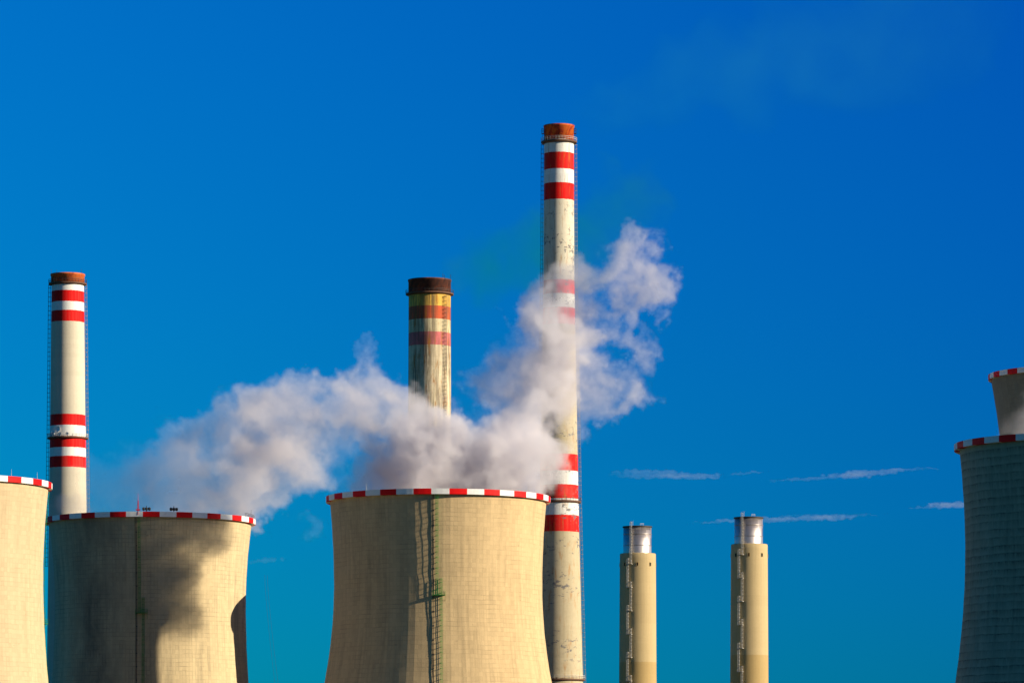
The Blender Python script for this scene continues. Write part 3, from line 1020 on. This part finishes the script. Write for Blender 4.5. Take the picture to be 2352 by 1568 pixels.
ST = vapour_mat('steam', 0.085, (0.91, 0.88, 0.895), 0.0)
p1 = [(160, 1060, 130, .12), (90, 1090, 110, .12), (260, 980, 110, .14), (350, 1100, 110, .5), (450, 1110, 100, .6), (-50, 1150, 60, .5), (-110, 1150, 50, .35), (0, 1130, 70, .4), (60, 1120, 80, .25), (40, 1130, 60, .2), (120, 1110, 80, .22), (210, 1060, 100, .25), (300, 1040, 130, .35), (400, 1000, 140, .5), (480, 960, 120, .65), (520, 1060, 140, .75), (600, 950, 140, 1), (630, 1080, 120, 1),
      (700, 890, 140, 1), (750, 790, 110, 1), (710, 730, 80, .9), (820, 700, 75, .9), (690, 690, 45, .7), (840, 650, 40, .7), (800, 950, 100, 1), (860, 850, 105, 1), (950, 770, 105, 1), (1050, 750, 90, 1),
      (1140, 700, 100, .95), (1210, 710, 100, .95), (1280, 750, 95, .9), (1180, 800, 80, .8), (680, 1150, 60, .8), (740, 1110, 50, .6), (740, 1160, 36, .5), (860, 1030, 55, .3),
      (950, 960, 60, .25), (1030, 900, 50, .3), (920, 1200, 34, .12), (870, 1160, 30, .12), (1140, 490, 24, .5), (1125, 530, 26, .5), (1105, 570, 24, .5), (1100, 620, 26, .4), (1190, 620, 46, .6), (1000, 690, 46, .7), (950, 690, 34, .7),
      (560, 830, 60, .6), (450, 860, 60, .5), (330, 920, 60, .4)]
vapour('steam_plume', 'broad lilac-grey steam plume drifting from the rim of the grey gridded cooling tower', 'steam', 'steam plumes',
       steam_puffs(p1, 1306, lambda x, y: max(0, (x - 400)) * 0.02, 1), (0.55, 0.9, 0.55), ST, 11, P(345, 1185, 1310), nscale=11, depth=1.0)
p2 = [(1290, 990, 100, 2), (1370, 900, 120, 2), (1310, 940, 115, 2), (1420, 980, 140, 2), (1400, 930, 125, 2), (1500, 950, 130, 2), (1600, 930, 140, 2), (1700, 900, 140, 2), (1790, 950, 105, 1.8), (1770, 1040, 80, 1.8), (1500, 1050, 80, 2.8), (1350, 1060, 80, 2), (1220, 1040, 70, 1), (1640, 1050, 100, 2.6), (1400, 860, 70, 2),
      (1140, 1040, 60, .45), (1080, 1010, 50, .3), (1040, 1050, 40, .3), (1790, 840, 115, 1.6), (1840, 740, 110, 1.8), (1850, 640, 105, 2), (1870, 510, 115, 2), (1870, 410, 105, 1.8), (1870, 310, 60, 1), (1800, 640, 90, 1.6), (1950, 300, 95), (2020, 240, 85),
      (2090, 170, 75), (2150, 100, 60), (2220, 120, 75), (2270, 200, 60), (2270, 290, 55), (2190, 250, 70), (2150, 320, 60, .9), (1990, 400, 80), (2040, 560, 70, .8), (2010, 660, 75, .7), (2100, 630, 60, .8), (2160, 700, 60, .9), (2090, 720, 55, .7),
      (1990, 760, 55, .6), (2240, 480, 40, .7), (2160, 440, 48, .8), (2170, 560, 46, .8), (2290, 390, 36, .6), (1700, 610, 85, .9), (1600, 600, 70, .8), (1530, 640, 55, .7), (1720, 730, 105, .95), (1640, 810, 70, .8), (1500, 760, 50, .4),
      (1780, 550, 85, .9), (1440, 850, 75, .9), (1650, 530, 45, .5), (1740, 470, 50, .6), (1690, 330, 20, .3), (1990, 830, 40, .35), (1860, 1060, 50, .6), (1900, 1000, 40, .4), (1560, 740, 40, .3), (1960, 880, 30, .3), (2140, 50, 36, .6), (2080, 110, 40, .7)]
p2 = [(a - 24, b + 24, *c) if b < 300 and a > 1900 else (a, b, *c) for a, b, *c in p2] + [(1850, 390, 85, 2.0), (1840, 470, 90, 2.0)]
hl = [(1570, 720, 44), (2080, 375, 34), (2085, 480, 30), (2255, 375, 34), (2240, 420, 24), (1985, 690, 30), (1590, 790, 24), (2055, 580, 26), (1740, 500, 18), (1745, 580, 16)]
hm = [(*P(*z8(a, b), 1265), c / 1.7066 / F * 1265) for a, b, c in hl]
shade_puffs = [(*P(px, py, 1252), 6.5, 1.35) for px in range(850, 1150, 45) for py in (1142, 1110, 1080)]      # extra puffs added beyond the far rim to shade the grey tower
vapour('steam_plume', 'tall torn steam plume rising from the cream middle cooling tower across the tallest chimney', 'steam', 'steam plumes',
       steam_puffs(p2, 1226, lambda x, y: min(28, max(0, (1150 - y)) * 0.12), 2) + shade_puffs, (0.5, 0.9, 0.5), ST, 41, P(1006, 1130, 1224.5), nscale=10, holes=hm, depth=1.1, grow=1.6)
p3 = [P(2318, 985, 1062) , P(2345, 965, 1064), P(2380, 940, 1066), P(2420, 920, 1066), P(2365, 985, 1062), P(2410, 970, 1062)]
vapour('steam_plume', 'small steam wisp over the rim of the dark shaded cooling tower', 'steam', 'steam plumes',
       [(q.x, q.y, q.z, r, dn) for q, r, dn in zip(p3, (2.6, 3.4, 4.2, 5.0, 3.5, 4.5), (.25, .3, .35, .4, .3, .35))], 0.5, ST, 61, P(2365, 1000, 1060), nscale=6, warp=3)

# thin brownish flue smoke
SM = vapour_mat('flue_smoke', 0.085, (0.01, 0.042, 0.06), 0.0, (0.0, 0.95, 0.60))
rnd = random.Random(5)
sm = []
for i in range(16):
    s = i / 15
    q = P(1022 + 308 * s, 662 - 92 * s ** 0.8 + rnd.uniform(-14, 14) * s, 1602 + 32 * min(1, s * 4))
    sm.append((q.x, q.y, q.z, 3.6 + 10.0 * s ** 0.7, 0.42 + 0.06 * s))
for (a, b, r, dn) in ((1420, 440, 7, .5), (1440, 470, 8, .5), (1400, 500, 8, .4), (1470, 440, 7, .35), (1360, 540, 9, .4), (1500, 480, 7, .3)):
    q = P(a, b, 1634); sm.append((q.x, q.y, q.z, r * 1.1, dn))
vapour('smoke_trail', 'thin teal-brown smoke drifting from the crown of the soot-streaked chimney', 'smoke', 'flue smoke', sm, 0.9, SM, 71, P(986, 650, 1600), nscale=11, amp=0.62, edge=0.55)
SM2 = vapour_mat('pale_flue_smoke', 0.004, (0.05, 0.40, 0.15), 0.0, (0, 0.95, 0.4))
sm = []
for i in range(22):
    s = i / 21
    q = P(1290 + 900 * s, 285 - 235 * s ** 0.75 + rnd.uniform(-20, 20) * s, 1400)
    sm.append((q.x, q.y, q.z, 3 + 15 * s ** 0.6, 0.8 - 0.5 * s))
vapour('smoke_trail', 'faint smoke fanning out high from the crown of the tallest striped chimney', 'smoke', 'flue smoke', sm, 1.5, SM2, 81, P(1283, 289, 1400), nscale=16, amp=1.0, edge=0.8)

# streaks of thin cloud far behind
CL = vapour_mat('ice_cloud', 0.018, (1, 1, 1), 0.2)
dist = 9000.0
u9 = dist / F
streaks = [
    ('feathery cloud streak low in the sky, behind and above the lower steel-topped chimney', [(1425, 1089, 2.5, .2), (1470, 1083, 7, .3), (1500, 1090, 10, .35), (1530, 1087, 6, .5), (1580, 1095, 7, .6), (1620, 1094, 6, .6), (1655, 1093, 3, .4)]),
    ('short hair-thin cloud streak between the feathery streak and the long upper one', [(1690, 1089, 2, .5), (1730, 1084, 3, .6), (1770, 1081, 1.6, .3)]),
    ('long bright cloud streak high in the row, pointing at the dark shaded cooling tower', [(1765, 1105, 2, .3), (1850, 1099, 4, .6), (1905, 1096, 3, .5), (1935, 1092, 6, .9), (2010, 1083, 6, .9), (2080, 1078, 4, .8), (2148, 1075, 2, .4)]),
    ('lower split cloud streak passing behind the flue of the steel-topped chimney', [(1595, 1200, 2, .3), (1700, 1195, 5, .7), (1800, 1192, 6, .7), (1900, 1188, 6, .7), (1970, 1183, 4, .6), (2030, 1180, 2, .3)]),
    ('thin cloud strand just over the lower split streak', [(1770, 1187, 2, .3), (1830, 1183, 3, .6), (1905, 1179, 2, .3)]),
    ('short pale cloud streak running in behind the dark shaded cooling tower', [(2095, 1168, 2, .3), (2140, 1164, 5, .7), (2190, 1158, 7, .9), (2240, 1155, 6, .8)]),
    ('faint cloud wisp in the sky beside the grey gridded cooling tower', [(570, 1290, 4, .12), (610, 1284, 6, .14), (645, 1278, 3, .1)]),
]
for i, (lb, kn) in enumerate(streaks):
    ps = []
    for (xa, ya, ra, da), (xb, yb, rb_, db_) in zip(kn, kn[1:]):
        m = max(2, int((xb - xa) / 7))
        for j in range(m):
            s = j / m
            q = P(xa + (xb - xa) * s, ya + (yb - ya) * s + rnd.uniform(-0.35, 0.35) * (ra + (rb_ - ra) * s), dist)
            ps.append((q.x, q.y, q.z, (ra + (rb_ - ra) * s) * u9 * rnd.uniform(0.5, 0.8), da + (db_ - da) * s))
    mid = ps[len(ps) // 2]
    vapour('thin_cloud', lb, 'cloud', 'streaks of thin cloud', ps, (3.0, 2.5, 0.7), CL, 90 + i * 3, mid[:3], nscale=9, stretch=(8.0, 1, 1), amp=0.65, warp=3.5, depth=1.2, edge=0.7)
